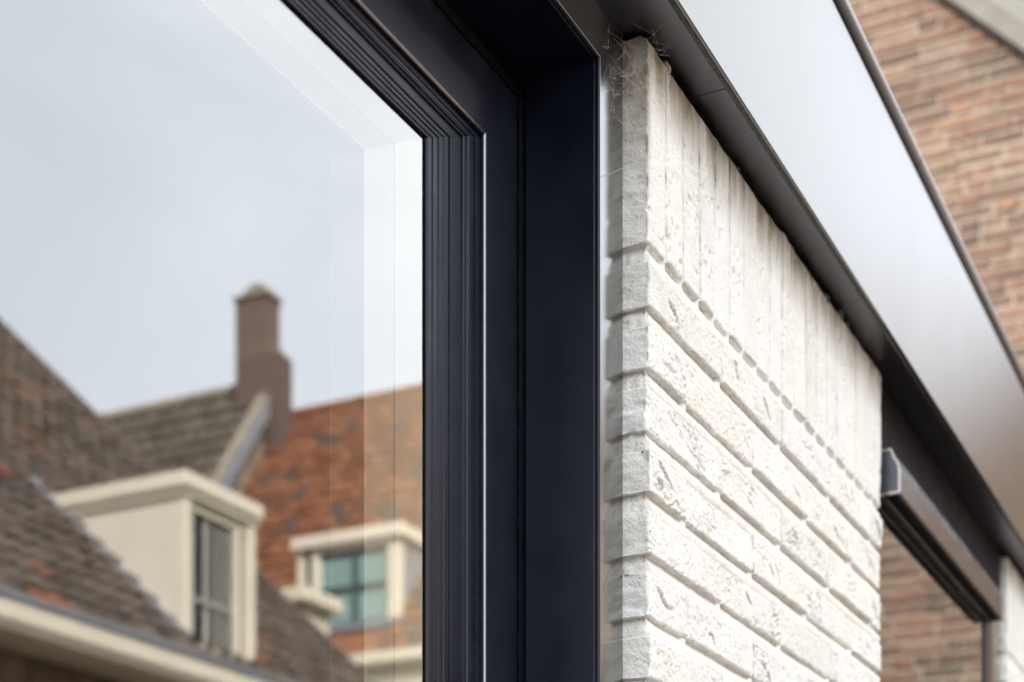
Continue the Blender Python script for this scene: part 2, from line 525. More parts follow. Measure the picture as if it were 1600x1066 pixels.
    for dd in (0.003, 0.006, 0.010, 0.015, 0.021, 0.028, depth):
        cur = []
        for k, vi in enumerate(loop):
            vx, vy, vz = verts[vi]
            a = 0.0 if dd == depth else (0.0013*noise.noise(Vector((vx*60, vz*60, dd*60)) + S) + 0.0011*noise.noise(Vector((vx*190, vz*190, dd*190)) + S)
                                         - 0.0016*sstep(0.2, 0.5, noise.noise(Vector((vx*70, vz*70, dd*70+5)) + S)))
            verts.append((vx + norm[k][0]*a, dd if dd > vy+0.0005 else vy+0.0005, vz + norm[k][1]*a))
            cur.append(len(verts)-1)
        L = len(loop)
        for k in range(L):
            k2 = (k+1) % L
            faces.append((prev[k2], prev[k], cur[k], cur[k2]))
        prev = cur
    me = bpy.data.meshes.new('brick')
    me.from_pydata(verts, [], faces)
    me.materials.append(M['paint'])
    at = me.attributes.new('bare', 'FLOAT', 'POINT')
    at.data.foreach_set('value', bare + [0.0]*(len(verts)-len(bare)))
    me.polygons.foreach_set('use_smooth', [True]*len(me.polygons))
    me.update()
    return me

def add_brick(parent, me, x, z, y=FACE):
    o = bpy.data.objects.new('brick', me)
    o.location = (x, y, z)
    return link(o, parent)

def course_layout(x0, x1, odd):
    """bricks of one course: a half or a whole brick at the corner, then whole bricks"""
    segs = []; x = x0
    first = 0.100 if odd else 0.210
    L = first
    while x < x1 - 0.02:
        e = x + L
        if x1 - e < 0.05: e = x1
        e = min(e, x1)
        segs.append((x, e)); x = e + 0.0115
        L = 0.210
    return segs

def mortar_bed(name, x0, x1, ztop, zbot, parent, res, odd_first=1, nsold=19):
    """the joints: painted over, nearly flush on top of each course, set back below the next one; wraps round both corners"""
    ss = []
    s = -0.055
    while s < 0: ss.append(s); s += res
    nxx = int((x1-x0-0.008)/res)
    face = [(x0+0.004 + (x1-x0-0.008)*i/nxx) for i in range(nxx+1)]
    zs = []; z = zbot
    while z < ztop: zs.append(z); z += res*0.8
    zs.append(ztop)
    spitch = (x1-x0+0.006)/nsold
    head = [[b+0.0058 for a, b in course_layout(x0, x1, k == odd_first)] for k in (0, 1)]     # upright joints of even and odd courses
    def bridged(x, k):
        if k < 0:
            d = abs(((x-x0+0.003) % spitch)); d = min(d, spitch-d); half = 0.004
        else:
            d = min(abs(x-j) for j in head[k % 2]); half = 0.005
        return 1 - sstep(half*0.5, half*1.8, d)
    verts = []; faces = []
    cols = [('l', s) for s in ss] + [('f', x) for x in face] + [('r', -s) for s in reversed(ss)]
    for kind, a in cols:
        for z in zs:
            rel = (SOLDIER_BOTTOM - z)
            if rel <= 0:
                rec = 0.0024
            else:
                f = (rel % COURSE)/JOINT            # 0 right under the upper brick .. 1 on top of the lower brick
                if f < 1.0:
                    rec = 0.0074 - 0.0064*sstep(0.0, 0.62, f)
                    if kind == 'f': rec += (min(rec, 0.0026)-rec)*bridged(a, int(rel//COURSE)-1)
                elif (COURSE - (rel % COURSE)) < 0.003:
                    rec = 0.0074
                else:
                    rec = 0.0022
            if kind == 'f':
                rec += 0.0007*noise.noise(Vector((a*60, z*60, 3))) + 0.0005*noise.noise(Vector((a*170, z*170, 1)))
                verts.append((a, FACE + rec, z))
            else:
                rec2 = rec*0.6 + 0.002 + 0.0016*noise.noise(Vector((a*90, z*70, 3))) + 0.0012*noise.noise(Vector((a*220, z*190, 1)))
                yy = FACE + 0.006 + abs(a)
                verts.append(((x0 + rec2) if kind == 'l' else (x1 - rec2), yy, z))
    nzv = len(zs)
    for c in range(len(cols)-1):
        for j in range(nzv-1):
            a = c*nzv + j
            faces.append((a, a+nzv, a+nzv+1, a+1))
    return mesh_obj(name, verts, faces, M['paint'], parent, smooth=True)

# near pier, in focus
pier = thing('brick_pier', 'white painted brick pier with soldier course, right beside the large navy black window', 'brick wall', (0, 0, 0))
ZLOW = 0.32
mortar_bed('mortar_joints', PX0, PX1, SOLDIER_TOP-0.006, EYE+0.16, pier, 0.003)
seed = 1
ns = 19
pitch = (PX1-PX0+0.006)/ns
for k in range(ns):
    rnd = random.Random(k+500)
    wv = pitch - 0.0055 + rnd.uniform(-0.0012, 0.0012)
    me = brick_mesh(wv, SOLDIER_TOP - SOLDIER_BOTTOM - 0.002 + rnd.uniform(-0.006, 0.005), 0.055, 300+k, 0.0019, 'soldier')
    add_brick(pier, me, PX0 + k*pitch, SOLDIER_BOTTOM + 0.001, FACE + rnd.uniform(-0.0008, 0.001))
coarse = {}
c = 0
while True:
    ztop_ = SOLDIER_BOTTOM - JOINT - c*COURSE
    zb = ztop_ - 0.0430
    if zb < ZLOW - 0.05: break
    near = zb > EYE + 0.24
    for i, (a, b) in enumerate(course_layout(PX0, PX1, c % 2 == 1)):
        seed += 1
        rnd = random.Random(seed*13)
        if near:
            me = brick_mesh(b-a, 0.0436+rnd.uniform(-0.0010, 0.0010), 0.055, seed, 0.0017, 'stretcher')
        else:
            key = (round(b-a, 3), seed % 3)
            if key not in coarse:
                coarse[key] = brick_mesh(b-a, 0.0436, 0.055, seed, 0.007, 'stretcher')
            me = coarse[key]
        add_brick(pier, me, a, zb, FACE + rnd.uniform(-0.0018, 0.0016))
    c += 1
lowz = zb + COURSE
mortar_bed('mortar_joints', PX0, PX1, EYE+0.16, 0.0, pier, 0.012)
MB().box(PX0+0.02, PX1-0.02, FACE+0.022, 0.98, 0.0, SOLDIER_TOP-0.02).build('wall_core', M['paint'], pier)
MB().box(PX0+0.002, PX1-0.002, FACE+0.001, FACE+0.03, 0.0, lowz-0.004).build('plinth', M['paint'], pier)

# far pier at the right edge
QX0, QX1 = 3.53, 4.21
pier2 = thing('brick_pier', 'out of focus white brick pier at the lower right edge beyond the sun screen', 'brick wall')
mortar_bed('mortar_joints', QX0, QX1, SOLDIER_TOP-0.006, 0.02, pier2, 0.010, 0, 14)
nsq = 14
pq = (QX1-QX0+0.006)/nsq
far_s = [brick_mesh(pq-0.0055, SOLDIER_TOP-SOLDIER_BOTTOM-0.003, 0.055, 700+k, 0.006, 'soldier') for k in range(3)]
for k in range(nsq):
    add_brick(pier2, far_s[k % 3], QX0+k*pq, SOLDIER_BOTTOM+0.001)
farb = {}
for c in range(36):
    zb = SOLDIER_BOTTOM - JOINT - c*COURSE - 0.0430
    if zb < 0.01: break
    for i, (a, b) in enumerate(course_layout(QX0, QX1, c % 2 == 0)):
        key = (round(b-a, 3), (c*3+i) % 3)
        if key not in farb: farb[key] = brick_mesh(b-a, 0.0436, 0.055, 900+len(farb), 0.007, 'stretcher')
        add_brick(pier2, farb[key], a, zb)
MB().box(QX0+0.02, QX1-0.02, FACE+0.022, 0.98, 0.0, SOLDIER_TOP-0.02).build('wall_core', M['paint'], pier2)

# ------------------------------------------------------------------ near window: mitred frame members swept from profiles
HEADK = 0.49        # below the sash nose the head members are slimmer than the stiles
def ring_members(names, prof, xl, xr, zb, zt, mat, parent, smooth=False):
    """prof = open list of (outward offset d, y). Head, right jamb, left jamb, bottom rail, mitred in the corners"""
    def corner(sx, sz, d):
        dz = d*(1.2 if d > 0 else HEADK)
        return (xr + d if sx > 0 else xl - d, zt + dz if sz > 0 else zb - dz)
    sides = [((-1, 1), (1, 1)), ((1, 1), (1, -1)), ((1, -1), (-1, -1)), ((-1, -1), (-1, 1))]
    for nm, (a, b) in zip(names, sides):
        v = []; f = []
        for (d, y) in prof:
            xa, za = corner(*a, d); xb, zb_ = corner(*b, d)
            v += [(xa, y, za), (xb, y, zb_)]
        for i in range(len(prof)-1):
            f.append((2*i, 2*i+1, 2*i+3, 2*i+2))
        mesh_obj(nm, v, f, mat, parent, smooth)

WXL, WXR, WZB, WZT = -1.9, 1.3797, 0.35, EYE + 0.857
win = thing('window', 'large fixed window in a navy black metal frame, glass mirroring the sky and rooftops', 'window')
# metal strip facing the street beside the brick (flat, polished) and its thin beaded edge
ring_members(['frame_trim', 'frame_trim', 'frame_trim', 'frame_trim'],
             [(0.1368, STRIP+0.0030), (0.1375, STRIP+0.0020), (0.1372, STRIP+0.0004), (0.1366, STRIP), (0.0812, STRIP+0.0100), (0.0803, STRIP+0.0102), (0.0800, STRIP+0.0104)], WXL, WXR, WZB, WZT, M['trim'], win)
edge = [(0.0800, STRIP+0.0104), (0.0795, STRIP+0.0002), (0.0784, STRIP-0.0008), (0.0773, STRIP-0.0005), (0.0767, STRIP+0.0006), (0.0765, STRIP+0.002),
        (0.0772, STRIP+0.0034), (0.0772, STRIP+0.0040), (0.0764, STRIP+0.0044), (0.0761, STRIP+0.0052)]
reveal = edge + [(0.0760, 0.722), (0.0764, 0.7232), (0.0775, 0.7236), (0.0790, 0.734)]
ring_members(['frame_head', 'frame_jamb', 'frame_sill', 'frame_jamb'], reveal, WXL, WXR, WZB, WZT, M['coat'], win)
# sealing strip in the corner between reveal and sash: crinkled
for a, b, nm in (('jamb', None, 'seal'), ('head', None, 'seal')):
    v = []; f = []
    L0, L1 = (WZB, WZT+0.072) if a == 'jamb' else (WXL, WXR+0.072)
    n = 420 if a == 'jamb' else 300
    ring = 5
    for i in range(n+1):
        t = L0 + (L1-L0)*i/n
        for k in range(ring):
            an = math.pi*(0.95 + 0.65*k/(ring-1))
            rr = 0.0034 + 0.0011*noise.noise(Vector((t*95, k*0.8, 2 if a == 'jamb' else 7))) + 0.0004*noise.noise(Vector((t*300, k, 1)))
            d = 0.0748 + rr*math.cos(an); y = 0.7285 + rr*math.sin(an)*0.9
            v.append((WXR+d, y, t) if a == 'jamb' else (t, y, WZT+d))
    for i in range(n):
        for k in range(ring-1):
            q = i*ring+k
            f.append((q, q+1, q+ring+1, q+ring))
    mesh_obj(nm, v, f, M['rubber'], win, smooth=True)
# sash face and its rounded nose
sash = [(0.0790, 0.7335), (0.0706, 0.7335), (0.0700, 0.7300), (0.0692, 0.7290), (0.0040, 0.7290), (0.0024, 0.7292), (0.0012, 0.7298), (0.0004, 0.7308), (0.0001, 0.7322), (0.0000, 0.7345)]
ring_members(['sash_head', 'sash_jamb', 'sash_sill', 'sash_jamb'], sash, WXL, WXR, WZB, WZT, M['coat'], win)
lip = sheet_metal('frame_edge_highlight', (0.26, 0.26, 0.30), 0.25)  # lighter metal that paints bright highlight lines along the sash and frame edges
ring_members(['sash_edge']*4, [(0.0026, 0.7288), (0.0014, 0.7294), (0.0008, 0.7301)], WXL, WXR, WZB, WZT, lip, win)
ring_members(['frame_edge']*4, [(0.0790, STRIP-0.0004), (0.0783, STRIP-0.0011), (0.0776, STRIP-0.0009)], WXL, WXR, WZB, WZT, lip, win)
# ribbed glazing bead between the sash nose and the glass
# (offset, depth below the sash face): ribbed stile stepping back to the glass, which lies almost flush with its inner edge
GY = 0.7425
steps = [(0, 5.5), (-1.5, 5.8), (-3.0, 5.2), (-9.5, 5.2), (-10.2, 7.6), (-12.2, 7.6), (-12.8, 5.4), (-18.5, 5.6), (-19.2, 4.8), (-22.0, 4.4), (-25.0, 4.8),
         (-26.0, 6.6), (-27.2, 6.6), (-28.0, 5.2), (-31.0, 5.0), (-33.5, 5.4), (-34.2, 7.4), (-36.0, 7.6), (-52.0, 8.0), (-53.0, 8.4), (-53.6, 10.2), (-55.6, 10.2), (-56.2, 8.6),
         (-63.0, 8.8), (-63.6, 8.0), (-65.0, 8.0), (-65.6, 9.0), (-72.0, 9.2), (-72.6, 8.4), (-74.0, 8.4), (-74.6, 9.6), (-82.0, 10.0), (-82.6, 11.4), (-84.4, 11.4),
         (-85.0, 10.2), (-90.0, 10.6), (-91.0, 11.6), (-91.8, 12.6)]
bead = [(a/1000, 0.729 + b/1000) for a, b in steps]
ring_members(['glazing_bead']*4, bead, WXL, WXR, WZB, WZT, M['bead'], win)
gasket = [(-0.0918, 0.7416), (-0.0925, 0.7408), (-0.0936, 0.7408), (-0.0944, 0.7420)]
ring_members(['glass_gasket']*4, gasket, WXL, WXR, WZB, WZT, M['rubber'], win)
IN = -0.0950

def pane(nm, x0, x1, z0, z1, y, mat, parent, th=0.005):
    v = [(x0, y, z0), (x1, y, z0), (x1, y, z1), (x0, y, z1)]
    mesh_obj(nm, v, [(0, 1, 2, 3)], mat, parent)

for k, (yy, mt) in enumerate(((GY, 'glass_outer'), (GY+0.0184, 'glass_inner'), (GY+0.0372, 'glass_clear'))):
    pane('glass_pane', WXL+0.092, WXR-0.092, WZB+0.04, WZT-0.04, yy, M[mt], win)
ring_members(['spacer_bar']*4, [(IN, GY+0.0004), (IN-0.0200, GY+0.0180)], WXL, WXR, WZB, WZT, M['spacer'], win)
ring_members(['spacer_bar']*4, [(IN-0.0200, GY+0.0188), (IN-0.0390, GY+0.0365), (IN-0.0415, GY+0.0368)], WXL, WXR, WZB, WZT, M['spacer'], win)
ring_members(['inner_frame']*4, [(IN-0.0415, GY+0.0380), (IN-0.03, GY+0.0385), (-0.07, GY+0.0575), (-0.06, 0.98), (0.12, 0.985)], WXL, WXR, WZB, WZT, M['interior'], win)

# ------------------------------------------------------------------ far window: flush glass, black head, guide rail
win2 = thing('window', 'flush window with black head frame mirroring a brown brick wall, under the far sun screen', 'window')
HZ = EYE + 0.830
G2 = 0.6265
XR2 = 3.314
matte = dark_coat('matt_black_head_coat', (0.003, 0.003, 0.006), 0.6, 0.1)
MB().box(PX1-0.05, QX0-0.003, 0.6300, 0.640, EYE+0.880, SOFFIT-0.001).build('head_panel', matte, win2)
MB().cbox(PX1-0.04, 3.386, 0.6255, 0.70, HZ, EYE+0.8795, 0.001).build('frame_head', M['coat'], win2)
MB().box(3.3865, QX0-0.002, 0.6285, 0.634, 0.35, EYE+0.8795).build('frame_trim', M['trim'], win2)
MB().cbox(3.320, 3.386, 0.6225, 0.70, 0.35, HZ-0.001, 0.0012).build('frame_jamb', M['coat'], win2)
MB().cbox(PX1-0.03, PX1+0.02, 0.6255, 0.70, 0.35, HZ-0.001, 0.0012).build('frame_jamb', M['coat'], win2)
for yy, mt in ((G2, 'glass_far'), (G2+0.0275, 'glass_inner'), (G2+0.055, 'glass_inner')):
    pane('glass_pane', PX1+0.021, 3.3195, 0.35, HZ-0.0005, yy, M[mt], win2)
for k in (0, 1):
    ya, yb = G2+0.0275*k+0.0005, G2+0.0275*k+0.027
    MB().quad((3.3190, ya, 0.35), (3.3190, yb, 0.35), (3.3190, yb, HZ), (3.3190, ya, HZ)).build('spacer_bar', M['spacer'], win2, fix=False)

# ------------------------------------------------------------------ sun screen cassette in the far window
scr = thing('sun_screen_box', 'slim dark metal sun screen cassette with a faceted end cap, above the far window', 'sun screen', (0, 0, 0))
z0 = EYE + 0.818
prof = [(0.6245, z0), (0.5965, z0), (0.5950, z0+0.0015), (0.5950, z0+0.036), (0.5985, z0+0.048), (0.6040, z0+0.056), (0.6075, z0+0.068), (0.6245, z0+0.068)]
MB().prism(prof, 'x', 2.491, 3.360).build('cassette', dark_coat('brown_black_cassette_coat', (0.035, 0.03, 0.03), 0.25, 0.8), scr)
capm = sheet_metal('grey_end_cap', (0.16, 0.175, 0.21), 0.35)
capm2 = sheet_metal('bright_cap_rim', (0.75, 0.76, 0.80), 0.25)
ins = [(0.6250, z0-0.001), (0.5955, z0-0.001), (0.5940, z0+0.0005), (0.5940, z0+0.0365), (0.5977, z0+0.0488), (0.6034, z0+0.0568), (0.6069, z0+0.069), (0.6250, z0+0.069)]
cx = [(p[0]*0.90 + 0.6125*0.10, p[1]*0.90 + (z0+0.03)*0.10) for p in ins]
for (xa, xb, nm) in ((2.4835, 2.4905, 'end_cap'), (3.3605, 3.3675, 'end_cap')):
    e = MB().prism(ins, 'x', xa, xb).build(nm, capm2, scr)
    MB().prism(cx, 'x', xa-0.0008 if xa < 3 else xb, xa if xa < 3 else xb+0.0008).build('cap_plate', capm, e)
MB().cbox(2.495, 3.356, 0.6150, 0.6195, z0-0.006, z0-0.0005, 0.0008).build('bottom_bar', M['coat'], scr)
MB().box(2.495, 3.356, 0.600, 0.6145, z0-0.001, z0-0.0003).build('screen_slot', M['rubber'], scr)

# ------------------------------------------------------------------ roof edge: fascia, soffit panels, drip edge, coping roll
roof = thing('roof_edge', 'sheet metal roof edge with pale mirror-like fascia and dark soffit above the white brick', 'roof edge')
FY = 0.570
FZ0, FZ1 = SOFFIT - 0.004, EYE + 1.306
xs = [-2.3, 3.428, 5.2]
for a, b in zip(xs[:-1], xs[1:]):
    MB().cbox(a+0.0012, b-0.0012, FY, FY+0.004, FZ0, FZ1, 0.0008).build('fascia_panel', M['fascia'], roof)
js = [-2.3, -1.726, -1.163, -0.600, -0.037, 0.526, 1.089, 1.652, 2.215, 2.778, 3.341, 3.904, 4.467, 5.2]
for a, b in zip(js[:-1], js[1:]):
    MB().cbox(a+0.0007, b-0.0007, FY+0.0105, 0.70, SOFFIT, SOFFIT+0.003, 0.0006).build('soffit_panel', M['soffit'], roof)
MB().cbox(-2.3, 5.2, FY+0.0045, FY+0.0102, SOFFIT-0.003, SOFFIT+0.003, 0.0008).build('drip_edge', M['drip'], roof)
MB().box(-2.3, 5.2, FY+0.006, 0.72, SOFFIT+0.004, EYE+1.31).build('roof_core', M['rubber'], roof)
MB().box(-2.3, 5.2, FY+0.003, FY+0.02, FZ1+0.0005, FZ1+0.012).build('shadow_gap', M['rubber'], roof)
cj = [-2.3, -0.1, 2.500, 5.2]
for a, b in zip(cj[:-1], cj[1:]):
    pts = []
    for k in range(13):
        an = math.pi*(1.5 - 1.15*k/12)
        pts.append((FY + 0.006 + 0.0125*math.cos(an), EYE+1.330 + 0.0125*math.sin(an)))
    pts += [(FY+0.05, EYE+1.340), (FY+0.05, EYE+1.3175)]
    MB().prism(pts, 'x', a+0.001, b-0.001).build('coping_roll', M['coping'], roof, smooth=False)
MB().box(-2.3, 5.2, FY+0.05, 4.7, EYE+1.315, EYE+1.335).build('flat_roof', M['flat_roof'], roof)

# ------------------------------------------------------------------ cobweb in the corner above the brick
web = MB()
rnd = random.Random(5)
def wp(box):
    return Vector([rnd.uniform(a, b) for a, b in box])
ZE = EYE
A = ((1.495, 1.550), (0.600, 0.650), (ZE+0.984, ZE+1.000))       # on top of the corner brick
B = ((1.455, 1.520), (0.632, 0.642), (ZE+0.900, ZE+0.985))       # over the metal strip
C = ((1.515, 1.525), (0.618, 0.642), (ZE+0.88, ZE+0.99))         # brick edge
def strand(p, q, sag, wig, r):
    n = 5
    pts = []
    for i in range(n+1):
        t = i/n
        v = p.lerp(q, t) + Vector((0, 0, -sag*4*t*(1-t)))
        v += wig*Vector((rnd.uniform(-1, 1), rnd.uniform(-1, 1), rnd.uniform(-1, 1)))*(0 if i in (0, n) else 1)
        pts.append(v)
    web.tube(pts, r, 3, False)
def net(nodes, reach, rmin, rmax):
    for i, p in enumerate(nodes):
        near = sorted(nodes, key=lambda q: (q-p).length)[1:4]
        for q in near[:rnd.choice((1, 2, 2, 3))]:
            if (q-p).length < reach: strand(p, q, 0.0002, 0.00012, 0.55*rnd.uniform(rmin, rmax))
net([wp(A) for k in range(34)], 0.03, 0.00006, 0.00013)
net([wp(B) for k in range(60)], 0.03, 0.00005, 0.00012)
for k in range(9):
    p = wp(A); p.z = SOLDIER_TOP - 0.006
    strand(p, p + Vector((rnd.uniform(-0.015, 0.02), rnd.uniform(-0.015, 0.01), rnd.uniform(0.006, 0.018))), 0, 0.0004, 0.0001)
for k in range(14):
    strand(wp(C), wp(B), 0.001, 0.0004, rnd.uniform(0.00005, 0.0001))
strand(Vector((1.475, 0.6425, ZE+0.842)), Vector((1.520, 0.640, ZE+0.872)), 0.0, 0.0001, 0.00022)
web.build('cobweb', M['cobweb'], None, label='dusty cobweb in the corner above the top of the white brick pier', cat='cobweb', fix=False)
# small crumbs of hardened mortar in the gap over the soldier course
for k, (xx, sz) in enumerate(((1.575, .010), (1.80, .006), (2.17, .009), (2.235, .012), (2.27, .009))):
    v = []; f = []
    bm = bmesh.new(); bmesh.ops.create_icosphere(bm, subdivisions=2, radius=sz*0.55)
    for vv in bm.verts:
        vv.co *= 1 + 0.5*noise.noise(vv.co*140 + Vector((k*7, 0, 0)))
        vv.co.z *= 1.4
    me = bpy.data.meshes.new('mortar_crumb'); bm.to_mesh(me); bm.free(); me.materials.append(M['drip'] if k != 0 else M['paint'])
    o = bpy.data.objects.new('mortar_crumb', me); o.location = (xx, FACE+0.004, SOFFIT-0.008); link(o, pier)

# ------------------------------------------------------------------ roofs: pantiles
def tile_mesh(tw, tl, mat):
    n = 8; v = []; f = []
    for (s, lift) in ((0.0, 0.035), (1.0, 0.0)):
        for i in range(n+1):
            t = i/n
            hgt = 0.028*math.sin(2*math.pi*(t-0.12))
            v.append((t*tw*1.06, s*tl*1.12, lift + hgt + 0.03))
    for i in range(n): f.append((i, i+1, n+2+i, n+1+i))
    b = len(v)
    for i in range(n+1):
        x, y, z = v[i]; v.append((x, y, z-0.022))
    for i in range(n): f.append((b+i, b+i+1, i+1, i))
    me = bpy.data.meshes.new('tile'); me.from_pydata(v, [], f); me.materials.append(mat)
    me.polygons.foreach_set('use_smooth', [True]*n + [False]*n); me.update()
    return me

def tile_roof(parent, O, ua, ub, lu, lv, tw, tl, mat, score, skip=None, limit=290, sd=1):
    """O lower corner, ua along the eave, ub up the slope; the tiles that show largest become objects, the rest one mesh"""
    rnd = random.Random(sd)
    O = Vector(O); ua = Vector(ua).normalized(); ub = Vector(ub).normalized(); un = ua.cross(ub)
    if un.z < 0: un = -un
    me = tile_mesh(tw, tl, mat)
    flip = ua.cross(ub).dot(un) < 0
    cells = []
    for j in range(int(lv/tl)):
        for i in range(int(lu/tw)):
            p = O + ua*(i*tw) + ub*(j*tl)
            c = p + ua*tw/2 + ub*tl/2
            if skip and skip(c): continue
            cells.append((score(c), p))
    cells.sort(key=lambda t: -t[0])
    MB().quad(tuple(O), tuple(O+ua*lu), tuple(O+ua*lu+ub*lv), tuple(O+ub*lv)).build('roof_deck', M['tile_brown'] if mat is None else mat, parent, fix=False)
    V = []; F = []
    src = [tuple(x.co) for x in me.vertices]; sf = [tuple(p.vertices) for p in me.polygons]
    for k, (s, p) in enumerate(cells):
        jx = rnd.uniform(-0.008, 0.008); jz = rnd.uniform(-0.004, 0.010); ja = rnd.uniform(-0.02, 0.02)
        if k < limit:
            a2 = (ua + ub*ja).normalized(); b2 = (ub - ua*ja).normalized()
            m = Matrix(((a2.x, b2.x, un.x, 0), (a2.y, b2.y, un.y, 0), (a2.z, b2.z, un.z, 0), (0, 0, 0, 1)))
            o = bpy.data.objects.new('tile', me)
            q = p + ub*jx + un*jz
            m.translation = q
            o.matrix_world = m
            link(o, parent); o.matrix_basis = m
        else:
            b = len(V)
            for (x, y, z) in src: V.append(tuple(p + ua*x + ub*(y+jx) + un*(z+jz)))
            F += [tuple(b+i for i in g) for g in sf]
    if V:
        mesh_obj('tiles', V, F, mat, parent, smooth=True, kind='stuff')

MIR = 2*GY
def ry(yv): return MIR - yv            # distance measured past the glass -> real place across the street

# ---- house straight across the street: brown tiles, cream dormer
ha = thing('tiled_house', 'brown tiled house with cream gutter and large cream dormer, mirrored in the near window', 'house')
ax0, ax1 = 3.0, 13.05
eY, eZ = ry(7.6), EYE + 2.72
rY, rZ = ry(14.0), EYE + 2.72 + 6.4*0.924
sl = Vector((0, rY-eY, rZ-eZ)); Ls = sl.length
def in_dormer(c): return 9.95 < c.x < 10.85 and ry(9.15) < c.y < ry(7.80)
tile_roof(ha, (ax0, eY, eZ), (1, 0, 0), sl, ax1-ax0, Ls, 0.19, 0.245, M['tile_brown'],
          lambda c: (-abs(c.x-10.4)*0.8 - abs(c.z-(EYE+4.6))) , in_dormer, 295, 3)
back = ry(20.4)
MB().quad((ax0, rY, rZ), (ax1, rY, rZ), (ax1, back, eZ), (ax0, back, eZ)).build('rear_slope', M['tile_brown'], ha, fix=False)
MB().box(ax0, ax1, rY-0.12, rY+0.12, rZ-0.03, rZ+0.12).build('ridge', M['tile_brown'], ha)
MB().prism([(ry(7.95), 0.0), (ry(7.95), eZ), (rY, rZ-0.22), (back+0.3, eZ), (back+0.3, 0.0)], 'x', ax0+0.1, ax1-0.1).build('wall', M['brown_wall'], ha)
gut = [(eY+0.14, eZ+0.02), (eY+0.14, eZ-0.14), (eY+0.10, eZ-0.20), (eY-0.36, eZ-0.20), (eY-0.36, eZ-0.10), (eY-0.02, eZ-0.06), (eY-0.02, eZ+0.02)]
MB().prism(gut, 'x', ax0, ax1+0.05).build('gutter', M['cream'], ha)
MB().box(ax0, ax1, eY+0.141, eY+0.16, eZ-0.01, eZ+0.03).build('gutter_lip', M['lead'], ha)
# plank joints of the timber wall
for k in range(38):
    xx = 4.2 + k*0.232
    MB().box(xx, xx+0.21, ry(7.95)-0.001, ry(7.95)+0.018, 1.6, eZ-0.205).build('plank', M['brown_wall'], ha)
# verge
vg = MB()
for s0, s1 in ((0.0, 1.0),):
    p0 = Vector((ax1, eY, eZ)); p1 = Vector((ax1, rY, rZ))
    vg.v += [tuple(p0+Vector((0, 0, -0.12))), tuple(p1+Vector((0, 0, -0.12))), tuple(p1+Vector((0, 0, 0.07))), tuple(p0+Vector((0, 0, 0.07))),
             tuple(p0+Vector((0.08, 0, -0.12))), tuple(p1+Vector((0.08, 0, -0.12))), tuple(p1+Vector((0.08, 0, 0.07))), tuple(p0+Vector((0.08, 0, 0.07)))]
    vg.f += [(0, 1, 2, 3), (4, 7, 6, 5), (0, 4, 5, 1), (3, 2, 6, 7), (0, 3, 7, 4), (1, 5, 6, 2)]
vg.build('verge', M['tile_brown'], ha)
# dormer
dx0, dx1 = 9.92, 10.82
dfy = ry(7.85); dzb, dzt = EYE+2.93, EYE+4.09
byv = 9.45
MB().prism([(dfy, dzb-0.02), (dfy, dzt), (ry(byv), dzt), (ry(byv), EYE+2.72+(byv-7.6)*0.924-0.15), (ry(8.0), EYE+2.72+0.4*0.924-0.15)], 'x', dx0, dx0+0.06).build('dormer_cheek', M['cream_cheek'], ha)
MB().prism([(dfy, dzb-0.02), (dfy, dzt), (ry(byv), dzt), (ry(byv), EYE+2.72+(byv-7.6)*0.924-0.15), (ry(8.0), EYE+2.72+0.4*0.924-0.15)], 'x', dx1-0.06, dx1).build('dormer_cheek', M['cream_cheek'], ha)
dr = MB().cbox(dx0-0.06, dx1+0.05, ry(9.6), dfy+0.08, dzt+0.02, dzt+0.14, 0.012).build('dormer_roof', M['cream'], ha)
MB().box(dx0-0.03, dx1+0.03, ry(9.55), dfy+0.05, dzt-0.03, dzt+0.019).build('dormer_cornice', M['cream'], dr)
for (a, b) in ((dx0+0.0, dx0+0.07), (dx1-0.09, dx1)):
    MB().cbox(a-0.004, b+0.004, dfy-0.06, dfy+0.03, dzb, dzt-0.032, 0.008).build('dormer_post', M['cream'], ha)
dw = MB().box(dx0+0.08, dx1-0.10, dfy-0.05, dfy-0.035, dzb+0.06, dzt-0.11).build('dormer_window', M['house_glass'], ha)
MB().box(dx0+0.075, dx1-0.095, dfy-0.034, dfy+0.0, dzt-0.11, dzt-0.033).build('window_frame', M['cream'], dw)
MB().box(dx1-0.24, dx1-0.17, dfy-0.034, dfy+0.0, dzb+0.06, dzt-0.111).build('window_frame', M['cream'], dw)
for k, xx in enumerate((dx0+0.13, dx0+0.29, dx0+0.44, dx0+0.55)):
    MB().box(xx, xx+(0.05 if k != 1 else 0.08), dfy-0.034, dfy-0.030, dzb+0.07, dzt-0.14).build('curtain', M['curtain'], dw)
MB().box(dx0+0.09, dx1-0.25, dfy-0.029, dfy-0.015, dzb+0.36, dzb+0.40).build('glazing_bar', M['curtain'], dw)
MB().cbox(dx0-0.06, dx1+0.06, dfy-0.05, dfy+0.10, dzb-0.09, dzb-0.002, 0.01).build('dormer_sill', M['cream'], ha)
MB().prism([(ry(7.75), EYE+2.72+0.15*0.924+0.10), (ry(byv-0.12), EYE+2.72+(byv-0.12-7.6)*0.924+0.10), (ry(byv-0.12), EYE+2.72+(byv-0.12-7.6)*0.924+0.02), (ry(7.75), EYE+2.72+0.15*0.924+0.02)], 'x', dx0-0.07, dx0-0.002).build('flashing', M['lead'], ha)

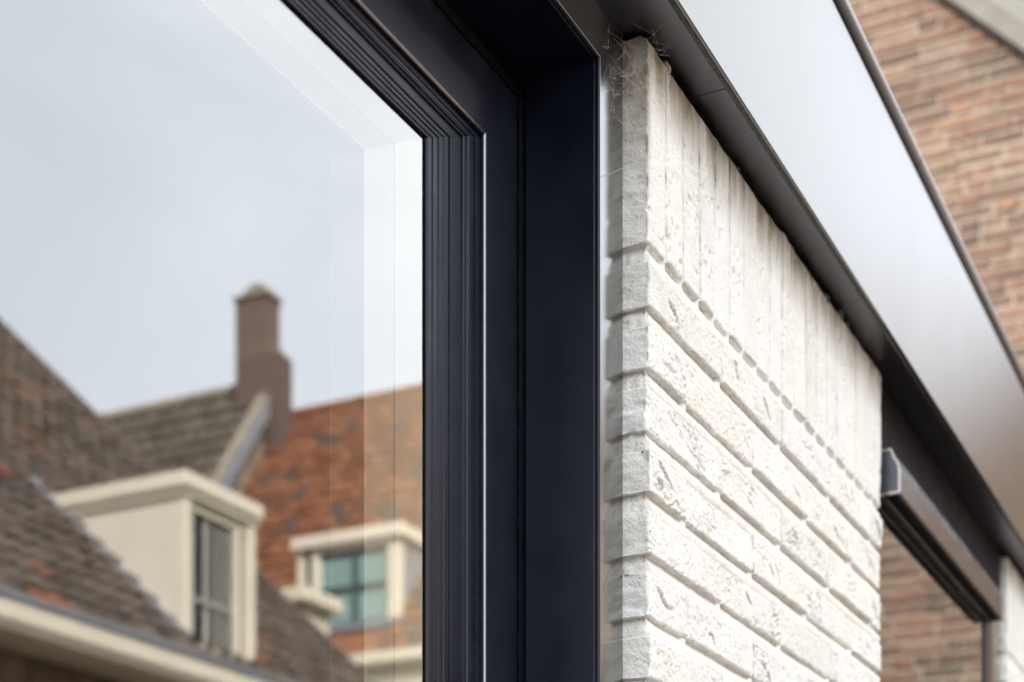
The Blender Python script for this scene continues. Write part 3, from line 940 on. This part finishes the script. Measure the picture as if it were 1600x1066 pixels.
# ---- house with the tall chimney
hb = thing('gabled_house', 'grey brown tiled house with pale verge and tall dark chimney, mirrored beyond the dormer', 'house')
bx, bz = 19.86, EYE + 9.50
by0, by1 = ry(13.9), ry(21.5)
be = 15.6
slope = Vector((bx-be, 0, (bx-be)*1.405)); ez = bz-slope.z
tile_roof(hb, (be, by1, ez), (0, 1, 0), slope, abs(by0-by1)-0.25, slope.length, 0.26, 0.34, M['tile_grey'],
          lambda c: -abs(c.y-ry(15.2))*0.7 - abs(c.z-(EYE+8.3)), None, 280, 5)
MB().quad((bx, by0, bz), (bx, by1, bz), (2*bx-be, by1, ez), (2*bx-be, by0, ez)).build('rear_slope', M['tile_grey'], hb, fix=False)
MB().prism([(be+0.2, 0.0), (be+0.2, ez+0.1), (bx, bz-0.2), (2*bx-be-0.2, ez+0.1), (2*bx-be-0.2, 0.0)], 'y', by1+0.1, by0-0.1).build('wall', M['brown_wall'], hb)
MB().tube([(bx, by1, bz+0.03), (bx, by0-0.05, bz+0.03)], 0.11, 8).build('ridge', M['stone'], hb)
def vergebar(nm, mat, off, wd, up):
    m = MB()
    d = slope.normalized(); nn = Vector((-d.z, 0, d.x))
    a = Vector((be, by0+off, ez)); b = Vector((bx, by0+off, bz))
    q = []
    for p in (a, b):
        for (yy, h) in ((0, -0.1), (wd, -0.1), (wd, up), (0, up)):
            q.append(tuple(p + Vector((0, yy, 0)) + nn*h))
    m.v = q; m.f = [(0, 1, 2, 3), (7, 6, 5, 4), (0, 4, 5, 1), (1, 5, 6, 2), (2, 6, 7, 3), (3, 7, 4, 0)]
    m.build(nm, mat, hb)
vergebar('verge', M['stone'], -0.20, 0.17, 0.11)
vergebar('verge_lead', M['lead'], -0.025, 0.04, 0.07)
# chimney in courses
ch = MB()
cz0, czs, cz1 = bz-1.3, EYE+9.95, EYE+10.72
ch.box(bx-0.30, bx+0.06, ry(14.50), ry(13.74), cz0, czs-0.12)
chim = ch.build('chimney', M['chimney'], hb)
sh = MB()
b0 = [(ry(14.50), czs-0.121), (ry(13.74), czs-0.121), (ry(13.95), czs+0.10), (ry(14.50), czs+0.10)]
sh.prism(b0, 'x', bx-0.30, bx+0.06).build('chimney_shoulder', M['chimney'], chim)
MB().box(bx-0.30, bx+0.05, ry(14.50), ry(13.955), czs+0.101, cz1).build('chimney_shaft', M['chimney'], chim)
MB().cbox(bx-0.34, bx+0.09, ry(14.54), ry(13.91), cz1+0.001, cz1+0.06, 0.02).build('chimney_cap', M['stone'], chim)
pot = MB()
for k in range(9):
    an = math.pi*k/8
    pass
pot.prism([(ry(14.44), cz1+0.061), (ry(13.97), cz1+0.061), (ry(13.99), cz1+0.14), (ry(14.08), cz1+0.20), (ry(14.20), cz1+0.22), (ry(14.31), cz1+0.18), (ry(14.40), cz1+0.12)], 'x', bx-0.26, bx+0.02).build('chimney_hood', M['stone'], chim)

# ---- red roofed house
hc = thing('red_tiled_house', 'orange red tiled house with a teal paned dormer, mirrored at the glass edge', 'house')
cxf, cz = 16.57, EYE + 4.79
k_ = 1.19
cex, cez = 16.16, cz - 0.41*k_
crx, crz = 20.17, EYE + 9.08
cyA, cyB = ry(13.88), ry(6.8)
sv = Vector((crx-cex, 0, crz-cez))
def in_d2(c): return ry(11.1) < c.y < ry(9.95) and c.x < 17.4
tile_roof(hc, (cex, cyA, cez), (0, 1, 0), sv, cyB-cyA, sv.length, 0.205, 0.27, M['tile_red'],
          lambda c: -abs(c.y-ry(10.9))*0.9 - abs(c.z-(EYE+7.0))*0.6, in_d2, 295, 8)
MB().quad((crx, cyA, crz), (crx, cyB, crz), (2*crx-cex, cyB, cez), (2*crx-cex, cyA, cez)).build('rear_slope', M['tile_red'], hc, fix=False)
MB().tube([(crx, cyA, crz+0.04), (crx, cyB, crz+0.04)], 0.10, 8).build('ridge', M['tile_red'], hc)
MB().prism([(cex+0.30, 0.0), (cex+0.30, cez+0.12), (crx, crz-0.2), (2*crx-cex-0.3, cez), (2*crx-cex-0.3, 0.0)], 'y', cyA+0.02, cyB-0.1).build('wall', M['grey_wall'], hc)
MB().prism([(cex-0.11, cez+0.04), (cex-0.11, cez-0.08), (cex-0.06, cez-0.12), (cex+0.28, cez-0.12), (cex+0.28, cez-0.02), (cex, cez+0.0)], 'y', cyA, cyB).build('gutter', M['cream'], hc)
MB().cbox(cex+0.05, cex+0.29, cyA, cyB, cez-0.38, cez-0.19, 0.015).build('eaves_board', M['cream'], hc)
d2a, d2b = ry(11.17), ry(9.88)
zb2, zt2 = cz, EYE + 5.80
dl = MB().cbox(cxf-0.12, cxf+1.4, d2a-0.21, d2b+0.09, zt2, zt2+0.15, 0.015).build('dormer_roof', M['cream'], hc)
MB().prism([(cxf, zb2-0.08), (cxf, zt2), (cxf+1.0, zt2), (cxf+0.08, zb2-0.08)], 'y', d2a, d2a+0.04).build('dormer_cheek', M['cream_cheek'], hc)
MB().prism([(cxf, zb2-0.08), (cxf, zt2), (cxf+1.0, zt2), (cxf+0.08, zb2-0.08)], 'y', d2b-0.04, d2b).build('dormer_cheek', M['lead'], hc)
for (a, b) in ((d2a-0.15, d2a-0.05), (d2a+0.05, d2a+0.17), (d2b-0.15, d2b+0.01)):
    MB().cbox(cxf-0.05, cxf+0.06, a, b, zb2, zt2-0.002, 0.008).build('dormer_post', M['cream'], hc)
MB().box(cxf-0.04, cxf+0.04, d2a+0.175, d2b-0.155, zt2-0.07, zt2-0.003).build('dormer_lintel', M['cream'], hc)
w2 = MB().box(cxf+0.0, cxf+0.015, d2a+0.175, d2b-0.155, zb2+0.04, zt2-0.075).build('dormer_window', M['teal_glass'], hc)
ym = (d2a+d2b)/2 + 0.02
MB().box(cxf-0.022, cxf-0.001, ym-0.035, ym+0.035, zb2+0.045, zt2-0.076).build('sash_bar', M['teal_frame'], w2)
zm = (zb2+zt2)/2
MB().box(cxf-0.026, cxf-0.002, d2a+0.18, d2b-0.16, zm-0.05, zm+0.015).build('sash_bar', M['teal_frame'], w2)
MB().box(cxf-0.026, cxf-0.002, d2a+0.18, d2b-0.16, zt2-0.12, zt2-0.077).build('sash_bar', M['teal_frame'], w2)
MB().box(cxf-0.026, cxf-0.002, d2a+0.18, d2b-0.16, zb2+0.042, zb2+0.08).build('sash_bar', M['teal_frame'], w2)
MB().box(cxf-0.015, cxf-0.001, d2a-0.045, d2a+0.045, zb2, zt2-0.01).build('side_pane', M['house_glass'], w2)
MB().cbox(cxf-0.10, cxf+0.08, d2a-0.19, d2b+0.06, zb2-0.05, zb2+0.035, 0.008).build('dormer_sill', M['lead'], hc)

# ---- small cream chimney stack with a flat cap
st = thing('chimney_stack', 'small cream chimney stack with a flat overhanging cap, mirrored below the red roof', 'chimney', (0, 0, 0))
sx, sy = 13.85, ry(9.42)
MB().box(sx-0.22, sx+0.22, sy-0.20, sy+0.17, 0.0, EYE+4.25).build('stack', M['cream'], st)
MB().cbox(sx-0.36, sx+0.34, sy-0.31, sy+0.28, EYE+4.251, EYE+4.40, 0.02).build('stack_cap', M['cream'], st)

# ---- brown brick gable house at the end of the street
hg = thing('brick_house', 'old brown brick gable wall rising behind the white building at the upper right', 'house')
gx = 7.7
def gable_z(y): return EYE + 4.486 + 0.98*(y-1.27)
gy0, gyr = -1.25, 4.2
gzr = gable_z(gyr); ge = gable_z(gy0)
gy1 = 2*gyr - gy0
MB().prism([(gy0, 0.0), (gy0, ge), (gyr, gzr), (gy1, ge), (gy1, 0.0)], 'x', gx+0.006, gx+7.5).build('wall', M['mortar'], hg)
def gbrick(seed, w):
    rnd = random.Random(seed)
    v = []; h = 0.047
    j = lambda s: rnd.uniform(-s, s)
    fr = [(0+j(.004), 0+j(.003)), (w*0.5+j(.02), j(.003)), (w+j(.004), 0+j(.003)), (w+j(.004), h+j(.003)), (w*0.5+j(.02), h+j(.004)), (0+j(.004), h+j(.003))]
    n = len(fr); c = (w/2, h/2)
    for (y, z) in fr: v.append((0.002+j(.001), c[0]+(y-c[0])*0.975, c[1]+(z-c[1])*0.90))
    for (y, z) in fr: v.append((0.006, y, z))
    for (y, z) in fr: v.append((0.020, y, z))
    f = [tuple(range(n))[::-1]]
    for r in (0, n):
        for i in range(n):
            k = (i+1) % n
            f.append((r+i, r+k, r+n+k, r+n+i))
    me = bpy.data.meshes.new('brick'); me.from_pydata(v, [], f); me.materials.append(M['brick']); me.update()
    return me
full = [gbrick(2000+k, 0.198) for k in range(6)]; half = [gbrick(2100+k, 0.090) for k in range(4)]
cells = []
row = 0; z = 0.3
rnd = random.Random(11)
while z < gzr:
    y = gy0 - rnd.uniform(0.0, 0.2)
    while y < 3.6:
        isf = (row % 2 == 0) or rnd.random() < 0.5
        isf = rnd.random() < 0.72
        wd = 0.210 if isf else 0.105
        yl = gy0 + (z + 0.055 - ge)/0.98
        if z > 0.3 and yl < y + wd - 0.03:
            cy = y+wd/2; cz_ = z+0.03 - EYE
            # what is seen directly above the roof edge, and what the far window mirrors
            sc = 0
            if 1.1 < cy < 2.5 and 2.3 < cz_ < 5.5: sc = 2 - abs(cy-1.6) - 0.3*abs(cz_-3.7)
            if -0.75 < cy < 0.35 and 1.35 < cz_ < 2.75: sc = 3
            cells.append((sc, max(y, yl), z, isf if yl <= y else round(y+wd-yl, 3)))
        y += wd
    z += 0.0625; row += 1
cells.sort(key=lambda t: -t[0])
V = []; F = []
for i, (sc, y, z, isf) in enumerate(cells):
    me = gbrick(3000+i, isf-0.012) if isinstance(isf, float) else rnd.choice(full if isf else half)
    dx = rnd.uniform(-0.004, 0.003)
    if i < 295:
        o = bpy.data.objects.new('brick', me); o.location = (gx-0.0005+dx, y+0.006, z); link(o, hg)
    else:
        b = len(V)
        V += [(p.co.x+gx-0.0005+dx, p.co.y+y+0.006, p.co.z+z) for p in me.vertices]
        F += [tuple(b+q for q in p.vertices) for p in me.polygons]
mesh_obj('bricks', V, F, M['brick'], hg, kind='stuff')
vb = MB()
for (nm, mat, t0, t1, x0, x1) in (('verge_board', M['verge_grey'], -0.05, 0.045, gx-0.10, gx-0.015), ('roof_slope', M['verge_grey'], 0.046, 0.09, gx-0.06, gx+7.6)):
    a0 = (gy0-0.3, gable_z(gy0-0.3)); a1 = (gyr, gzr)
    MB().prism([(a0[0], a0[1]+t0), (a1[0], a1[1]+t0), (a1[0], a1[1]+t1), (a0[0], a0[1]+t1)], 'x', x0, x1).build(nm, mat, hg)
    MB().prism([(2*gyr-a0[0], a0[1]+t0), (a1[0]+0.001, a1[1]+t0), (a1[0]+0.001, a1[1]+t1), (2*gyr-a0[0], a0[1]+t1)], 'x', x0, x1).build(nm, mat, hg)

# ---- rendered house farther back, only a corner of its wall shows
hr = thing('rendered_house', 'plain grey beige rendered house wall behind the brick gable, top right corner', 'house')
MB().box(17.0, 26.0, 1.6, 12.0, 0.0, 15.0).build('wall', M['greige'], hr)
MB().box(16.8, 26.2, 1.4, 12.2, 15.001, 15.2).build('roof', M['flat_roof'], hr)

# ---- added unseen house behind the viewpoint, placed to darken the brick return
hn = thing('added_shade_house', 'added brown house behind the viewpoint, unseen, darkens the brick return', 'house')
MB().box(-12.0, -5.0, -1.2, 8.0, 0.0, 3.6).build('wall', M['brown_wall'], hn)
MB().prism([(-1.5, 3.601), (3.0, 7.0), (8.3, 3.601)], 'x', -12.2, -4.9).build('roof', M['tile_brown'], hn)
